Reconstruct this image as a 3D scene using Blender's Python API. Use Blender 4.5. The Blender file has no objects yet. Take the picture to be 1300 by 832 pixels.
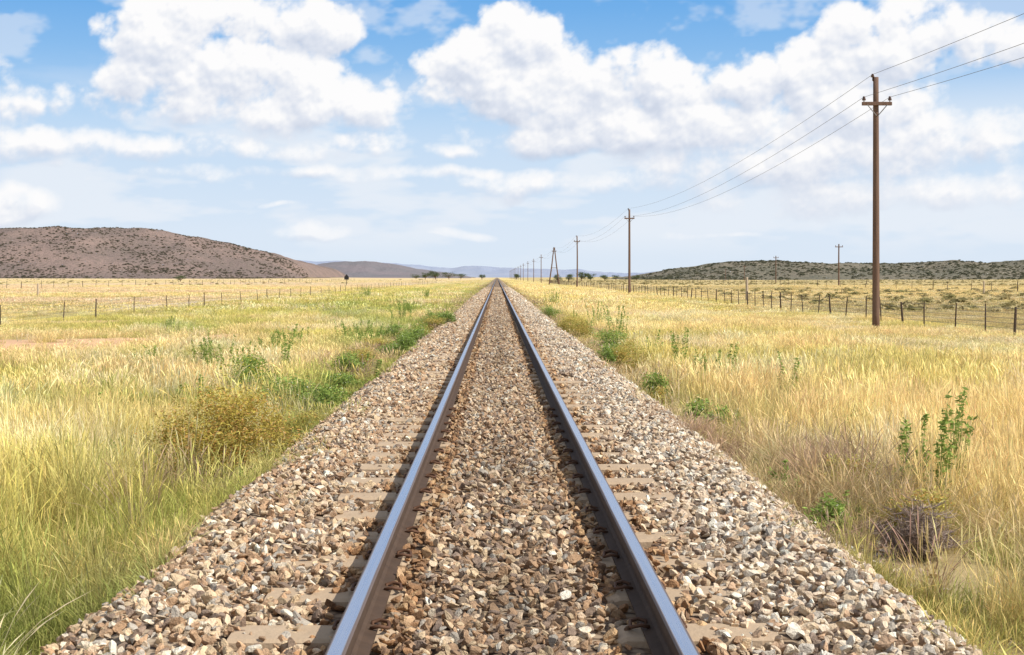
import bpy, math, random
import numpy as np
from mathutils import Vector
rng=np.random.default_rng(7); random.seed(7)
S=bpy.context.scene
COL=S.collection
PXF=1750.0; VX=631.0; VY=352.0; CAMX=-0.049; CAMZ=1.197

# ---------------- helpers
def hsh(a,b,seed):
    n=(a*374761393+b*668265263+seed*1442695041)&0xffffffff
    n=((n^(n>>13))*1274126177)&0xffffffff
    return ((n^(n>>16))&0xffff)/65535.0
def vnoise(x,y,scale,seed=0):
    x=np.asarray(x,float)/scale; y=np.asarray(y,float)/scale
    xi=np.floor(x).astype(np.int64); yi=np.floor(y).astype(np.int64)
    fx=x-xi; fy=y-yi; fx=fx*fx*(3-2*fx); fy=fy*fy*(3-2*fy)
    return (hsh(xi,yi,seed)*(1-fx)+hsh(xi+1,yi,seed)*fx)*(1-fy)+(hsh(xi,yi+1,seed)*(1-fx)+hsh(xi+1,yi+1,seed)*fx)*fy
def fbm(x,y,scale,seed=0,o=4,g=.5):
    s=0;a=1;t=0
    for i in range(o):
        s=s+a*vnoise(x+i*3.1,y-i*1.7,scale/2**i,seed+i*17); t+=a; a*=g
    return s/t
def worley(x,y,scale,seed=0):
    x=x/scale; y=y/scale; xi=np.floor(x).astype(np.int64); yi=np.floor(y).astype(np.int64); m=np.full(x.shape,9.)
    for i in(-1,0,1):
        for j in(-1,0,1):
            cx=xi+i; cy=yi+j
            d=(cx+hsh(cx,cy,seed)-x)**2+(cy+hsh(cx,cy,seed+99)-y)**2
            m=np.minimum(m,d)
    return 1-np.sqrt(m)
def puff(x,y,scale,seed,o=4):
    s=0;a=1;t=0
    for i in range(o):
        s=s+a*worley(x+i*5.3,y+i*2.9,scale/2.1**i,seed+i*31); t+=a; a*=.5
    return s/t
def sst(a,b,x):
    t=np.clip((np.asarray(x,float)-a)/(b-a),0,1); return t*t*(3-2*t)

def mk_obj(name,V,F,mats=(),link=True,smooth=False,fm=None):
    me=bpy.data.meshes.new(name)
    me.from_pydata([tuple(v) for v in np.asarray(V,float).tolist()],[],[tuple(int(i) for i in f) for f in F])
    for m in mats: me.materials.append(m)
    if fm is not None: me.polygons.foreach_set('material_index',np.asarray(fm,np.int32))
    if smooth: me.polygons.foreach_set('use_smooth',np.ones(len(me.polygons),bool))
    me.update()
    ob=bpy.data.objects.new(name,me)
    if link: COL.objects.link(ob)
    return ob
def tag(ob,label=None,cat=None,group=None,kind=None):
    if label: ob["label"]=label
    if cat: ob["category"]=cat
    if group: ob["group"]=group
    if kind: ob["kind"]=kind
    return ob
def fattr(me,name,vals):
    a=me.attributes.new(name,'FLOAT','POINT'); a.data.foreach_set('value',np.asarray(vals,np.float32))

def sweep(P,r,n=6):
    P=np.asarray(P,float); N=len(P); r=np.broadcast_to(np.asarray(r,float),(N,))
    T=np.gradient(P,axis=0); T/=np.linalg.norm(T,axis=1)[:,None]+1e-12
    ref=np.array([0,0,1.0]) if abs(T[0][2])<.8 else np.array([0,1.0,0])
    V=[];F=[]
    for i in range(N):
        a=np.cross(T[i],ref); a/=np.linalg.norm(a)+1e-12; b=np.cross(T[i],a)
        for k in range(n):
            t=2*math.pi*k/n; V.append(P[i]+r[i]*(a*math.cos(t)+b*math.sin(t)))
    for i in range(N-1):
        for k in range(n):
            k2=(k+1)%n; F.append((i*n+k,i*n+k2,(i+1)*n+k2,(i+1)*n+k))
    F.append(tuple(range(n-1,-1,-1))); F.append(tuple((N-1)*n+k for k in range(n)))
    return np.array(V),F
def box(cx,cy,cz,sx,sy,sz,bev=0.005):
    x,y,z=sx/2,sy/2,sz/2
    rings=[(z*-1,bev),(-z+bev,0),(z-bev,0),(z,bev)]
    V=[]
    for zz,ins in rings:
        for (a,b) in((-1,-1),(1,-1),(1,1),(-1,1)):
            V.append((a*(x-ins)+cx,b*(y-ins)+cy,zz+cz))
    F=[(3,2,1,0),(12,13,14,15)]
    for i in range(3):
        for k in range(4):
            k2=(k+1)%4; F.append((i*4+k,i*4+k2,i*4+4+k2,i*4+4+k))
    return np.array(V),F
def lathe(prof,n=10,c=(0,0,0)):
    V=[];F=[]
    for r,z in prof:
        for k in range(n):
            t=2*math.pi*k/n; V.append((c[0]+r*math.cos(t),c[1]+r*math.sin(t),c[2]+z))
    for i in range(len(prof)-1):
        for k in range(n):
            k2=(k+1)%n; F.append((i*n+k,i*n+k2,(i+1)*n+k2,(i+1)*n+k))
    F.append(tuple(range(n-1,-1,-1))); F.append(tuple((len(prof)-1)*n+k for k in range(n)))
    return np.array(V),F
def join(parts):
    V=[];F=[];o=0
    for v,f in parts:
        V.append(v); F+= [tuple(i+o for i in q) for q in f]; o+=len(v)
    return np.vstack(V),F

# ---------------- node helpers
class NT:
    def __init__(s,tree): s.t=tree; s.n=tree.nodes; s.l=tree.links
    def node(s,ty,**kw):
        n=s.n.new(ty)
        for k,v in kw.items(): setattr(n,k,v)
        return n
    def put(s,sock,v):
        if hasattr(v,'is_output') : s.l.new(v,sock)
        else: sock.default_value=v
    def math(s,op,a,b=0.0,c=0.0,clamp=False):
        n=s.n.new('ShaderNodeMath'); n.operation=op; n.use_clamp=clamp
        s.put(n.inputs[0],a); s.put(n.inputs[1],b); s.put(n.inputs[2],c); return n.outputs[0]
    def vec(s,op,a,b=(0,0,0),out=0):
        n=s.n.new('ShaderNodeVectorMath'); n.operation=op
        s.put(n.inputs[0],a); s.put(n.inputs[1],b); return n.outputs[out]
    def mr(s,v,a,b,c=0.0,d=1.0,smooth=True):
        n=s.n.new('ShaderNodeMapRange'); n.interpolation_type='SMOOTHSTEP' if smooth else 'LINEAR'
        s.put(n.inputs[0],v); 
        for i,q in enumerate((a,b,c,d)): s.put(n.inputs[i+1],q)
        return n.outputs[0]
    def mix(s,f,a,b,mode='MIX'):
        n=s.n.new('ShaderNodeMix'); n.data_type='RGBA'; n.blend_type=mode
        s.put(n.inputs[0],f)
        for q,i in((a,6),(b,7)):
            if isinstance(q,tuple) and len(q)==3: q=q+(1,)
            s.put(n.inputs[i],q)
        return n.outputs[2]
    def noise(s,vec,scale,detail=4,rough=.55,out=0):
        n=s.n.new('ShaderNodeTexNoise')
        if vec is not None: s.put(n.inputs['Vector'],vec)
        n.inputs['Scale'].default_value=scale; n.inputs['Detail'].default_value=detail; n.inputs['Roughness'].default_value=rough
        return n.outputs[out]
def new_mat(name):
    m=bpy.data.materials.new(name); m.use_nodes=True
    m.node_tree.nodes.clear(); T=NT(m.node_tree)
    o=T.node('ShaderNodeOutputMaterial'); return m,T,o
def pbsdf(T,o,col,rough=.8,metal=0.0,normal=None,spec=.3):
    p=T.node('ShaderNodeBsdfPrincipled')
    if isinstance(col,tuple) and len(col)==3: col=col+(1,)
    T.put(p.inputs['Base Color'],col); T.put(p.inputs['Roughness'],rough); T.put(p.inputs['Metallic'],metal)
    p.inputs['Specular IOR Level'].default_value=spec
    if normal is not None: T.l.new(normal,p.inputs['Normal'])
    T.l.new(p.outputs[0],o.inputs[0]); return p
def bump(T,h,strength=.5,dist=.02):
    b=T.node('ShaderNodeBump'); b.inputs['Strength'].default_value=strength; b.inputs['Distance'].default_value=dist
    T.l.new(h,b.inputs['Height']); return b.outputs[0]
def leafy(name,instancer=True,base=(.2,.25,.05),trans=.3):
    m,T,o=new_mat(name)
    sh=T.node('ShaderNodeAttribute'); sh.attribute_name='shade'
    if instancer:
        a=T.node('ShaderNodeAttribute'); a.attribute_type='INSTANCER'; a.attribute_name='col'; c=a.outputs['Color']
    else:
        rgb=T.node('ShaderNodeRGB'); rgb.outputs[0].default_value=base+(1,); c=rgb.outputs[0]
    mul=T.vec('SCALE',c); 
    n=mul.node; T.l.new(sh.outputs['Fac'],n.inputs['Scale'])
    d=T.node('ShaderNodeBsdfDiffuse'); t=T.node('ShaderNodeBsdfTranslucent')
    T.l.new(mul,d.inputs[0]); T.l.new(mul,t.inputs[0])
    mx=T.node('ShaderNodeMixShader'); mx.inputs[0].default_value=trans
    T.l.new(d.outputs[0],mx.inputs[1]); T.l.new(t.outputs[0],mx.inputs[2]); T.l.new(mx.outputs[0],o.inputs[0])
    return m
M_GRASS=leafy('grass_blades')

# ---------------- terrain
def ballast_z(x):
    ax=np.abs(x)
    z=np.where(ax<.5,-.135,-.135-.028*sst(.42,.56,ax))
    z=z-.46*sst(1.45,2.45,ax)
    return z
def terrain(x,y):
    x=np.asarray(x,float); y=np.asarray(y,float); ax=np.abs(x)
    z=-0.62-0.26*sst(2.4,7,ax)
    z=np.maximum(z,ballast_z(x)-.055)
    far=sst(2.2,6,ax)
    z=z+far*(fbm(x,y,9,3)-.5)*.22+far*(fbm(x,y,2.2,5,2)-.5)*.08
    z=z+ (fbm(x,y,160,9)-.5)*1.0*sst(22,150,ax)
    z=z+ sst(600,3000,y)*3.0*sst(60,600,ax)
    return z
def edge(x,y):   # half width of the stone bed, wandering
    s=np.where(np.asarray(x)>0,1,-1)*37.
    return 2.10+.36*(fbm(x*0+s,y,1.3,77,3)-.5)*2+.34*(fbm(x*0+s,y,5.5,79,2)-.5)*2+.30*(fbm(x,y,.45,80,2)-.5)*2-.15*sst(8,16,y)
def red_soil(x,y):
    w=(fbm(x,y,1.8,43,4)-.5)*2.0
    m=np.zeros(np.shape(x))
    for cx,cy,rx,ry in((-12.0,37.5,1.9,5),(-14.8,38,2.0,4.0),(-6.2,27.5,.9,2.2),(-8.6,41.5,1.0,2.4),(-16.2,58,2.2,5),(-4.6,19.5,.6,1.2)):
        m=np.maximum(m,sst(1.15,.55,np.hypot((x-cx)/rx,(y-cy)/ry)+w))
    return m
def pale_track(x,y):
    return sst(1.1,.5,np.abs(x+21.6+.4*np.sin(y/13)))
def area_color(x,y):
    x=np.asarray(x,float); y=np.asarray(y,float)
    n=fbm(x,y,6,21,3); n2=fbm(x,y,35,22,3)
    gold=np.array([.82,.64,.31]); yg=np.array([.64,.56,.18]); green=np.array([.38,.43,.11]); olive=np.array([.58,.46,.22]); tan=np.array([.78,.58,.38])
    def L(a,b,t): return a+(b-a)*np.asarray(t)[...,None]
    c=np.where((x>0)[...,None],L(gold*1.03,yg,.7*sst(.46,.68,n)),L(yg,gold,sst(.42,.60,n*.6+n2*.4)))
    c=np.where((x<0)[...,None],L(c,green,.75*sst(.48,.66,fbm(x,y*.6,3.5,24,3))*sst(-16,-12,x)),c)
    rf=sst(16.5,19,x); c=L(c,L(olive,gold,.7*sst(.45,.65,n2)),rf)
    lf=sst(-17,-26,x); c=L(c,L(gold,tan,sst(.35,.6,n2)),lf*.9)
    d=sst(120,600,y); c=L(c,L(tan,gold,sst(.3,.6,fbm(x,y,90,29,3))),d*.7*(x<0))
    return c
xs=np.unique(np.concatenate([np.linspace(-12,12,97),np.linspace(1.4,2.8,15),-np.linspace(1.4,2.8,15),np.sign(np.linspace(-1,1,81))*12*np.power(500.,np.abs(np.linspace(-1,1,81)))]))
ys=np.concatenate([np.linspace(-12,60,145),60*np.power(140.,np.linspace(0,1,130))[1:]])
X,Y=np.meshgrid(xs,ys); Z=terrain(X,Y)
nx=len(xs); ny=len(ys)
V=np.stack([X.ravel(),Y.ravel(),Z.ravel()],1)
ii=(np.arange(ny-1)[:,None]*nx+np.arange(nx-1)[None,:]).ravel()
F=np.stack([ii,ii+1,ii+1+nx,ii+nx],1)
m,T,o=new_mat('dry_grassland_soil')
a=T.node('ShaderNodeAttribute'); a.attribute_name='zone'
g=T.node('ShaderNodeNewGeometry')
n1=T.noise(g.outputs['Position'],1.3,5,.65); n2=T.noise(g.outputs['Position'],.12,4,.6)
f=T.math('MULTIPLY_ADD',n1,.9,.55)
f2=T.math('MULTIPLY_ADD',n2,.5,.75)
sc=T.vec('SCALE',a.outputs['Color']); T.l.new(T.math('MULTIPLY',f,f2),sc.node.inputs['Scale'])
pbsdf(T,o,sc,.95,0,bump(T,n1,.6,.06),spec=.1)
ground=mk_obj('ground',V,F,[m],smooth=True)
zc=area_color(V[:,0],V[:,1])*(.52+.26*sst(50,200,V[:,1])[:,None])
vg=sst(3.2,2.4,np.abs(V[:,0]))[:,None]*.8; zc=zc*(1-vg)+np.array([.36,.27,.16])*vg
rs=red_soil(V[:,0],V[:,1])[:,None]; zc=zc*(1-rs)+np.array([.64,.40,.24])*rs
pt=pale_track(V[:,0],V[:,1])[:,None]*.7; zc=zc*(1-pt)+np.array([.66,.54,.40])*pt
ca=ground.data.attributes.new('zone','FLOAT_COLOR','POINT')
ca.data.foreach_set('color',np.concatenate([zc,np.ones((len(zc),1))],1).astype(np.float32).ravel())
tag(ground,'flat dry grassland plain with pale soil',kind='structure')

# ---------------- scatter by geometry nodes
def scatter(name,pts,rot,scl,idx,col,sources,kind='stuff',label=None):
    c=bpy.data.collections.new(name+'_sources')
    for i,s_ in enumerate(sources): c.objects.link(s_)
    me=bpy.data.meshes.new(name); me.vertices.add(len(pts)); me.vertices.foreach_set('co',np.asarray(pts,np.float32).ravel())
    def av(n,ty,arr,f):
        a=me.attributes.new(n,ty,'POINT'); a.data.foreach_set(f,arr)
    av('rot','FLOAT_VECTOR',np.asarray(rot,np.float32).ravel(),'vector')
    av('scl','FLOAT_VECTOR',np.asarray(scl,np.float32).ravel(),'vector')
    av('idx','INT',np.asarray(idx,np.int32),'value')
    av('col','FLOAT_COLOR',np.concatenate([col,np.ones((len(col),1))],1).astype(np.float32).ravel(),'color')
    ob=bpy.data.objects.new(name,me); COL.objects.link(ob)
    gt=bpy.data.node_groups.new(name+'_nodes','GeometryNodeTree')
    gt.interface.new_socket('Geometry',in_out='INPUT',socket_type='NodeSocketGeometry')
    gt.interface.new_socket('Geometry',in_out='OUTPUT',socket_type='NodeSocketGeometry')
    N=gt.nodes; Lk=gt.links
    gi=N.new('NodeGroupInput'); go=N.new('NodeGroupOutput'); ip=N.new('GeometryNodeInstanceOnPoints')
    ci=N.new('GeometryNodeCollectionInfo'); ci.inputs['Collection'].default_value=c
    ci.inputs['Separate Children'].default_value=True; ci.inputs['Reset Children'].default_value=True
    def na(n,ty):
        q=N.new('GeometryNodeInputNamedAttribute'); q.data_type=ty; q.inputs[0].default_value=n; return q.outputs[0]
    e=N.new('FunctionNodeEulerToRotation')
    Lk.new(na('rot','FLOAT_VECTOR'),e.inputs[0]); Lk.new(e.outputs[0],ip.inputs['Rotation'])
    Lk.new(na('scl','FLOAT_VECTOR'),ip.inputs['Scale']); Lk.new(na('idx','INT'),ip.inputs['Instance Index'])
    ip.inputs['Pick Instance'].default_value=True
    Lk.new(gi.outputs[0],ip.inputs['Points']); Lk.new(ci.outputs[0],ip.inputs['Instance']); Lk.new(ip.outputs[0],go.inputs[0])
    mod=ob.modifiers.new('scatter','NODES'); mod.node_group=gt
    tag(ob,label,kind=kind); return ob

# ---------------- ballast bed
hx=np.concatenate([[0,.3,.5,.6,.8,1.05,1.3],np.arange(1.45,2.81,.09)])
bx=np.concatenate([-hx[::-1][:-1],hx])
by=np.concatenate([np.arange(-10,40,.25),np.linspace(40,60,30),60*np.power(25.,np.linspace(0,1,50))[1:]])
X,Y=np.meshgrid(bx,by); Z=ballast_z(X)-.04-.16*sst(-.10,.12,np.abs(X)-edge(X,Y))
V=np.stack([X.ravel(),Y.ravel(),Z.ravel()],1); nx=len(bx)
ii=(np.arange(len(by)-1)[:,None]*nx+np.arange(nx-1)[None,:]).ravel()
F=np.stack([ii,ii+1,ii+1+nx,ii+nx],1)
m,T,o=new_mat('ballast_bed_gravel')
g=T.node('ShaderNodeNewGeometry')
vo=T.node('ShaderNodeTexVoronoi'); T.l.new(g.outputs['Position'],vo.inputs['Vector']); vo.inputs['Scale'].default_value=18
sx=T.node('ShaderNodeSeparateXYZ'); T.l.new(g.outputs['Position'],sx.inputs[0])
br=T.mr(T.math('ABSOLUTE',sx.outputs[0]),.7,1.4)
c1=T.mix(br,(.24,.16,.10),(.40,.31,.22))
cr=T.node('ShaderNodeSeparateColor'); T.l.new(vo.outputs['Color'],cr.inputs[0])
c2=T.mix(T.math('MULTIPLY',cr.outputs[0],.45),c1,(.52,.43,.32))
c3=T.mix(T.mr(vo.outputs['Distance'],.35,.8),c2,(.08,.052,.036))
pbsdf(T,o,c3,.9,0,bump(T,vo.outputs['Distance'],-.9,.04),spec=.1)
bed=mk_obj('ballast_bed',V,F,[m],smooth=True); tag(bed,'raised bed of crushed stone under the railway',kind='structure')

m,T,o=new_mat('crushed_stone')
a=T.node('ShaderNodeAttribute'); a.attribute_type='INSTANCER'; a.attribute_name='col'
tc=T.node('ShaderNodeTexCoord')
n=T.noise(tc.outputs['Object'],1.6,4,.65)
sc=T.vec('SCALE',a.outputs['Color']); T.l.new(T.math('MULTIPLY_ADD',n,1.3,.36),sc.node.inputs['Scale'])
pbsdf(T,o,sc,.85,0,bump(T,n,.4,.2),spec=.2)
M_STONE=m
import bmesh
def stone(i):
    bm=bmesh.new(); bmesh.ops.create_icosphere(bm,subdivisions=3,radius=1)
    r=np.random.default_rng(100+i)
    for k in range(9):
        nrm=r.normal(size=3); nrm/=np.linalg.norm(nrm); d=r.uniform(.30,.72)
        for v in bm.verts:
            q=np.dot(v.co,nrm)
            if q>d: v.co-=Vector(nrm)*(q-d)
    s=(r.uniform(.95,1.5),r.uniform(.75,1.1),r.uniform(.5,.9))
    for v in bm.verts: v.co=Vector((v.co.x*s[0],v.co.y*s[1],v.co.z*s[2]))
    bmesh.ops.dissolve_limit(bm,angle_limit=.25,verts=bm.verts,edges=bm.edges)
    me=bpy.data.meshes.new('stone'); bm.to_mesh(me); bm.free(); me.materials.append(M_STONE)
    return bpy.data.objects.new('stone_src_%02d'%i,me)
stones=[stone(i) for i in range(16)]
SLP=.66; SL0=-2.0
def ballast(name,y0,y1,dens,r0,r1,seed):
    r=np.random.default_rng(seed)
    N=int(6.0*(y1-y0)*dens); x=r.uniform(-3.0,3.0,N); y=r.uniform(y0,y1,N)
    ex=edge(x,y)
    ax=np.abs(x)
    keep=ax<ex-.03+r.exponential(.14,N)*(r.random(N)<.75)
    rail=np.abs(ax-.5655)
    keep&=~((rail<.075))
    ph=np.abs(((y-SL0)/SLP+.5)%1-.5)*SLP
    on=(ph<.125)&(ax>.6)&(ax<1.08)
    cr_=sst(.40,.58,fbm(x*.8,y,1.7,51,2)); 
    cover=np.where(x>0,np.where((y>8.0)&(y<13.0),.02,.24+.5*cr_),.10+.5*sst(.42,.62,fbm(x*.8,y,1.3,53,2)))
    cover=np.clip(cover+.18*sst(7.0,5.5,y),0,1)
    keep&=~(on&(r.random(N)>.05+.95*cover))
    x,y,ax,rail,on,ex=[q[keep] for q in(x,y,ax,rail,on,ex)]; N=len(x)
    rad=r.uniform(r0,r1,N)*np.where(r.random(N)<.08,1.35,1)*(1-.10*(ax<.5))
    rad=np.where(rail<.12,np.minimum(rad,.027),rad)
    rad=np.where(on,rad*.85,rad)
    rad=np.where(ax>ex,rad*.8,rad)
    z=ballast_z(x)+r.normal(0,.010,N)-rad*.25+.03*(fbm(x,y,.8,33,2)-.5)*2+.014*on
    z=np.where(rail<.16,z-.022,z)
    z=np.where((x>.25)&(x<.5),z-.014,z)
    z=np.where(ax>ex,terrain(x,y)+rad*.35,z)
    pal=np.array([[.38,.25,.155],[.57,.43,.275],[.42,.37,.305],[.78,.71,.58],[.60,.46,.32],[.27,.195,.145],[.69,.59,.45],[.48,.31,.185]])
    pin=np.array([.27,.22,.09,.02,.13,.18,.03,.15]); pout=np.array([.09,.24,.14,.09,.22,.06,.15,.07])
    pl=np.array([.20,.24,.10,.035,.19,.10,.07,.14])
    pin/=pin.sum(); pout/=pout.sum(); pl/=pl.sum()
    t=r.random(N); f=lambda p:np.searchsorted(np.cumsum(p)[:-1],t)
    w=r.random(N)<sst(.6,1.2,ax)
    k=np.where(w,np.where(x>0,f(pout),f(pl)),f(pin))
    c=pal[k]*r.uniform(.78,1.20,(N,1))
    gr=c.mean(1,keepdims=True); rt=((x>.9)*.15)[:,None]; c=c*(1-rt)+gr*np.array([1.07,1.0,.92])*rt
    oil=np.exp(-((x-.0)/.2)**2)*.2*(fbm(x,y,2.5,61,2)>.35); c=c*(1-oil[:,None])
    c=c*np.where(ax<.5,1.0,1.10)[:,None]
    c=np.where((rail<.2)[:,None],c*np.array([.86,.74,.62]),c)
    rot=r.uniform(0,6.28,(N,3)); rot[:,:2]=r.normal(0,.6,(N,2))
    scatter(name,np.stack([x,y,z],1),rot,np.repeat(rad[:,None],3,1),r.integers(0,16,N),np.clip(c,0,.88),stones,label='angular crushed stone ballast around the rails')
ballast('ballast_stones',1.5,18,660,.017,.034,1)
ballast('ballast_stones_distant',18,75,270,.028,.045,2)
ballast('ballast_stones_far',75,180,60,.06,.10,4)

# ---------------- rails
prof=[(-.033,-.006),(-.027,0),(.027,0),(.033,-.006),(.034,-.038),(.0085,-.052),(.0075,-.118),(.02,-.13),(.062,-.14),(.062,-.150),(-.062,-.150),(-.062,-.14),(-.02,-.13),(-.0075,-.118),(-.0085,-.052),(-.034,-.038)]
m,T,o=new_mat('polished_rail_head')
tc=T.node('ShaderNodeTexCoord'); sx=T.node('ShaderNodeSeparateXYZ'); T.l.new(tc.outputs['Object'],sx.inputs[0])
mp=T.node('ShaderNodeMapping'); mp.inputs['Scale'].default_value=(70,1.0,1); T.l.new(tc.outputs['Object'],mp.inputs[0])
n=T.noise(mp.outputs[0],1,5,.6)
ed=T.mr(T.math('ADD',T.math('ABSOLUTE',sx.outputs[0]),T.math('MULTIPLY_ADD',n,.010,-.005)),.019,.026)
pbsdf(T,o,T.mix(ed,T.mix(n,(.42,.46,.56),(.64,.67,.74)),(.15,.11,.095)),T.math('ADD',T.math('MULTIPLY_ADD',n,.2,.18),T.math('MULTIPLY',ed,.3)),T.math('MULTIPLY_ADD',ed,-.6,.92))
M_POL=m
m,T,o=new_mat('rusted_rail_steel')
g=T.node('ShaderNodeNewGeometry'); n=T.noise(g.outputs['Position'],9,5,.7)
pbsdf(T,o,T.mix(n,(.04,.027,.02),(.12,.075,.05)),.8,0,bump(T,n,.3,.01),spec=.2); M_RUST=m
yy=np.concatenate([np.linspace(-8,60,80),60*np.power(20.,np.linspace(0,1,50))[1:]])
for sx_ in(-1,1):
    V=[];F=[];fm=[];n=len(prof)
    for y in yy:
        for p in prof: V.append((p[0],y,p[1]))
    for i in range(len(yy)-1):
        for k in range(n):
            k2=(k+1)%n; F.append((i*n+k,(i+1)*n+k,(i+1)*n+k2,i*n+k2)); fm.append(0 if k in(0,1,2) else 1)
    F.append(tuple(range(n))); fm.append(1)
    F.append(tuple((len(yy)-1)*n+k for k in range(n-1,-1,-1))); fm.append(1)
    ob=mk_obj('rail',V,F,[M_POL,M_RUST],fm=fm); ob.location.x=.5655*sx_
    tag(ob,'long steel rail with polished top and rusty sides','rail','rails of the railway track')
m,T,o=new_mat('weathered_concrete_sleeper')
g=T.node('ShaderNodeNewGeometry'); n=T.noise(g.outputs['Position'],6,6,.7)
n_=T.noise(g.outputs['Position'],45,3,.6)
pbsdf(T,o,T.mix(n_,T.mix(n,(.32,.22,.14),(.60,.47,.33)),(.44,.33,.225)),.9,0,bump(T,n,.8,.02),spec=.1); M_SLP=m
m,T,o=new_mat('rusty_clip'); pbsdf(T,o,(.12,.06,.035),.7,.3); M_CLIP=m
sv=[];sf=[]
for (xx,w,h) in((-1.05,.1,-.172),(-1.035,.112,-.152),(-.7,.112,-.153),(-.46,.1,-.155),(-.38,.09,-.19),(.38,.09,-.19),(.46,.1,-.155),(.7,.112,-.153),(1.035,.112,-.152),(1.05,.1,-.172)):
    sv+=[(xx,-w-.02,-.36),(xx,-w-.005,h-.012),(xx,-w+.012,h),(xx,w-.012,h),(xx,w+.005,h-.012),(xx,w+.02,-.36)]
for i in range(9):
    for k in range(6):
        k2=(k+1)%6; sf.append((i*6+k,i*6+k2,(i+1)*6+k2,(i+1)*6+k))
sf.append((5,4,3,2,1,0)); sf.append(tuple(54+k for k in range(6)))
sl=mk_obj('sleeper',sv,sf,[M_SLP],link=False)
cp=[(-.03,-.02,0),(-.03,-.045,.022),(0,-.05,.03),(.03,-.045,.022),(.035,0,.012),(.03,.045,.022),(0,.05,.03),(-.03,.045,.022),(-.03,.02,0)]
cv,cf=sweep(cp,.008,6)
clip=mk_obj('rail_clip',cv,cf,[M_CLIP],link=False,smooth=True)
for i in range(150):
    y=SL0+i*SLP
    if y<1.5: continue
    s_=sl.copy(); COL.objects.link(s_); s_.location=(random.uniform(-.04,.04),y,random.uniform(-.008,.004)); s_.rotation_euler.z=random.uniform(-.02,.02)
    tag(s_,'weathered concrete sleeper half buried in ballast','sleeper','sleepers under the rails')
    if y<14:
        for cx in(-.5655-.07,-.5655+.07,.5655-.07,.5655+.07):
            k=clip.copy(); COL.objects.link(k); k.parent=s_; k.location=(cx-s_.location.x,0,-.15); k.rotation_euler.z=0 if (cx+.5655 if cx<0 else cx-.5655)>0 else math.pi

# ---------------- plants positions first (grass is thinned around them)
def at(px,py,hgt):
    d=hgt*PXF/(py-VY); return CAMX+(px-VX)/PXF*d,d
G=CAMZ+.75
PL=[]
def pl(name,kind,h,w,px,py,hg,label,cat='plant'): 
    p=at(px,py,hg); PL.append((name,kind,h,w,p[0],p[1],label,cat))
pl('bush','orange',.70,1.2,286,610,G-.1,'loose orange olive bush with rusty tips beside ballast','bush')
pl('bush','yellow',.55,1.0,318,505,G,'low bush with yellow flowers in grass','bush')
pl('flowering_weed','green',.42,1.0,365,540,G,'low green weed with small white flowers')
pl('flowering_weed','green',.35,.7,410,532,G-.1,'low green weed with small white flowers')
pl('tall_weed','tall',1.05,.3,360,478,G,'tall slender green weed standing above grass')
for (px,py,h,w) in [(270,478,.9,1.0),(300,488,.8,.8),(215,425,.6,.8),(510,412,1.0,1.0),(522,402,.8,1.2),(455,436,.7,2.0),(375,444,.6,1.5),(120,545,.5,.3),(465,378,1.2,2),(540,380,1.0,2),(245,520,.55,.6),(190,470,.5,.8),(470,445,.55,1.3),(345,450,.55,1.0),(60,610,.35,.5),(150,600,.35,.4)]:
    pl('tall_weed','tall',h,w,px,py,G,'leafy green weed clump in dry grass')
for (px,py,w,h,kd) in [(430,500,.8,.3,'green'),(392,562,.6,.22,'olive'),(500,432,1.0,.4,'green'),(480,450,.8,.35,'olive'),(455,470,.8,.35,'olive')]:
    pl('low_bush',kd,h,w,px,py,G-.1,'low olive green bush creeping onto the ballast edge','bush')
for (px,py,h,w) in [(1190,660,1.05,.42),(1150,646,.85,.42),(925,488,.85,.5),(895,488,.75,.3),(785,432,1.2,.8),(755,418,1.1,.8),(862,475,.9,.3),(1000,508,.8,.25),(700,388,1.1,1.6),(1215,642,1.0,.26),(1075,560,.45,.4),(1020,540,.4,.6),(830,455,.7,.4)]:
    pl('tall_weed','tall',h,w,px,py,G-.05,'leafy green weed clump in dry grass')
pl('bush','green',.42,.9,775,466,G-.15,'low dense green bush at ballast edge','bush')
pl('bush','olive',.35,.7,800,476,G-.15,'low dense olive bush at ballast edge','bush')
pl('dead_bush','dead',.34,.60,1165,705,G-.15,'dry grey brown twiggy bush beside ballast','bush')
rp=np.random.default_rng(77)
for q in range(54):
    s=-1 if q%9<5 else 1
    y=float(9*(60/9)**rp.random()); x=s*(float(edge(np.array(s*2.),np.array(y)))+abs(rp.normal(.25,.5)))
    kd=['tall','tall','green','olive'][int(rp.integers(0,4))]
    h=float(rp.uniform(.22,.42))*(1+.4*(y>25)); w=float(rp.uniform(.3,.7))*(1+.7*(y>25))
    PL.append(('verge_weed',kd,h,w,x,y,'small green weed growing at the ballast edge','plant'))

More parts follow.
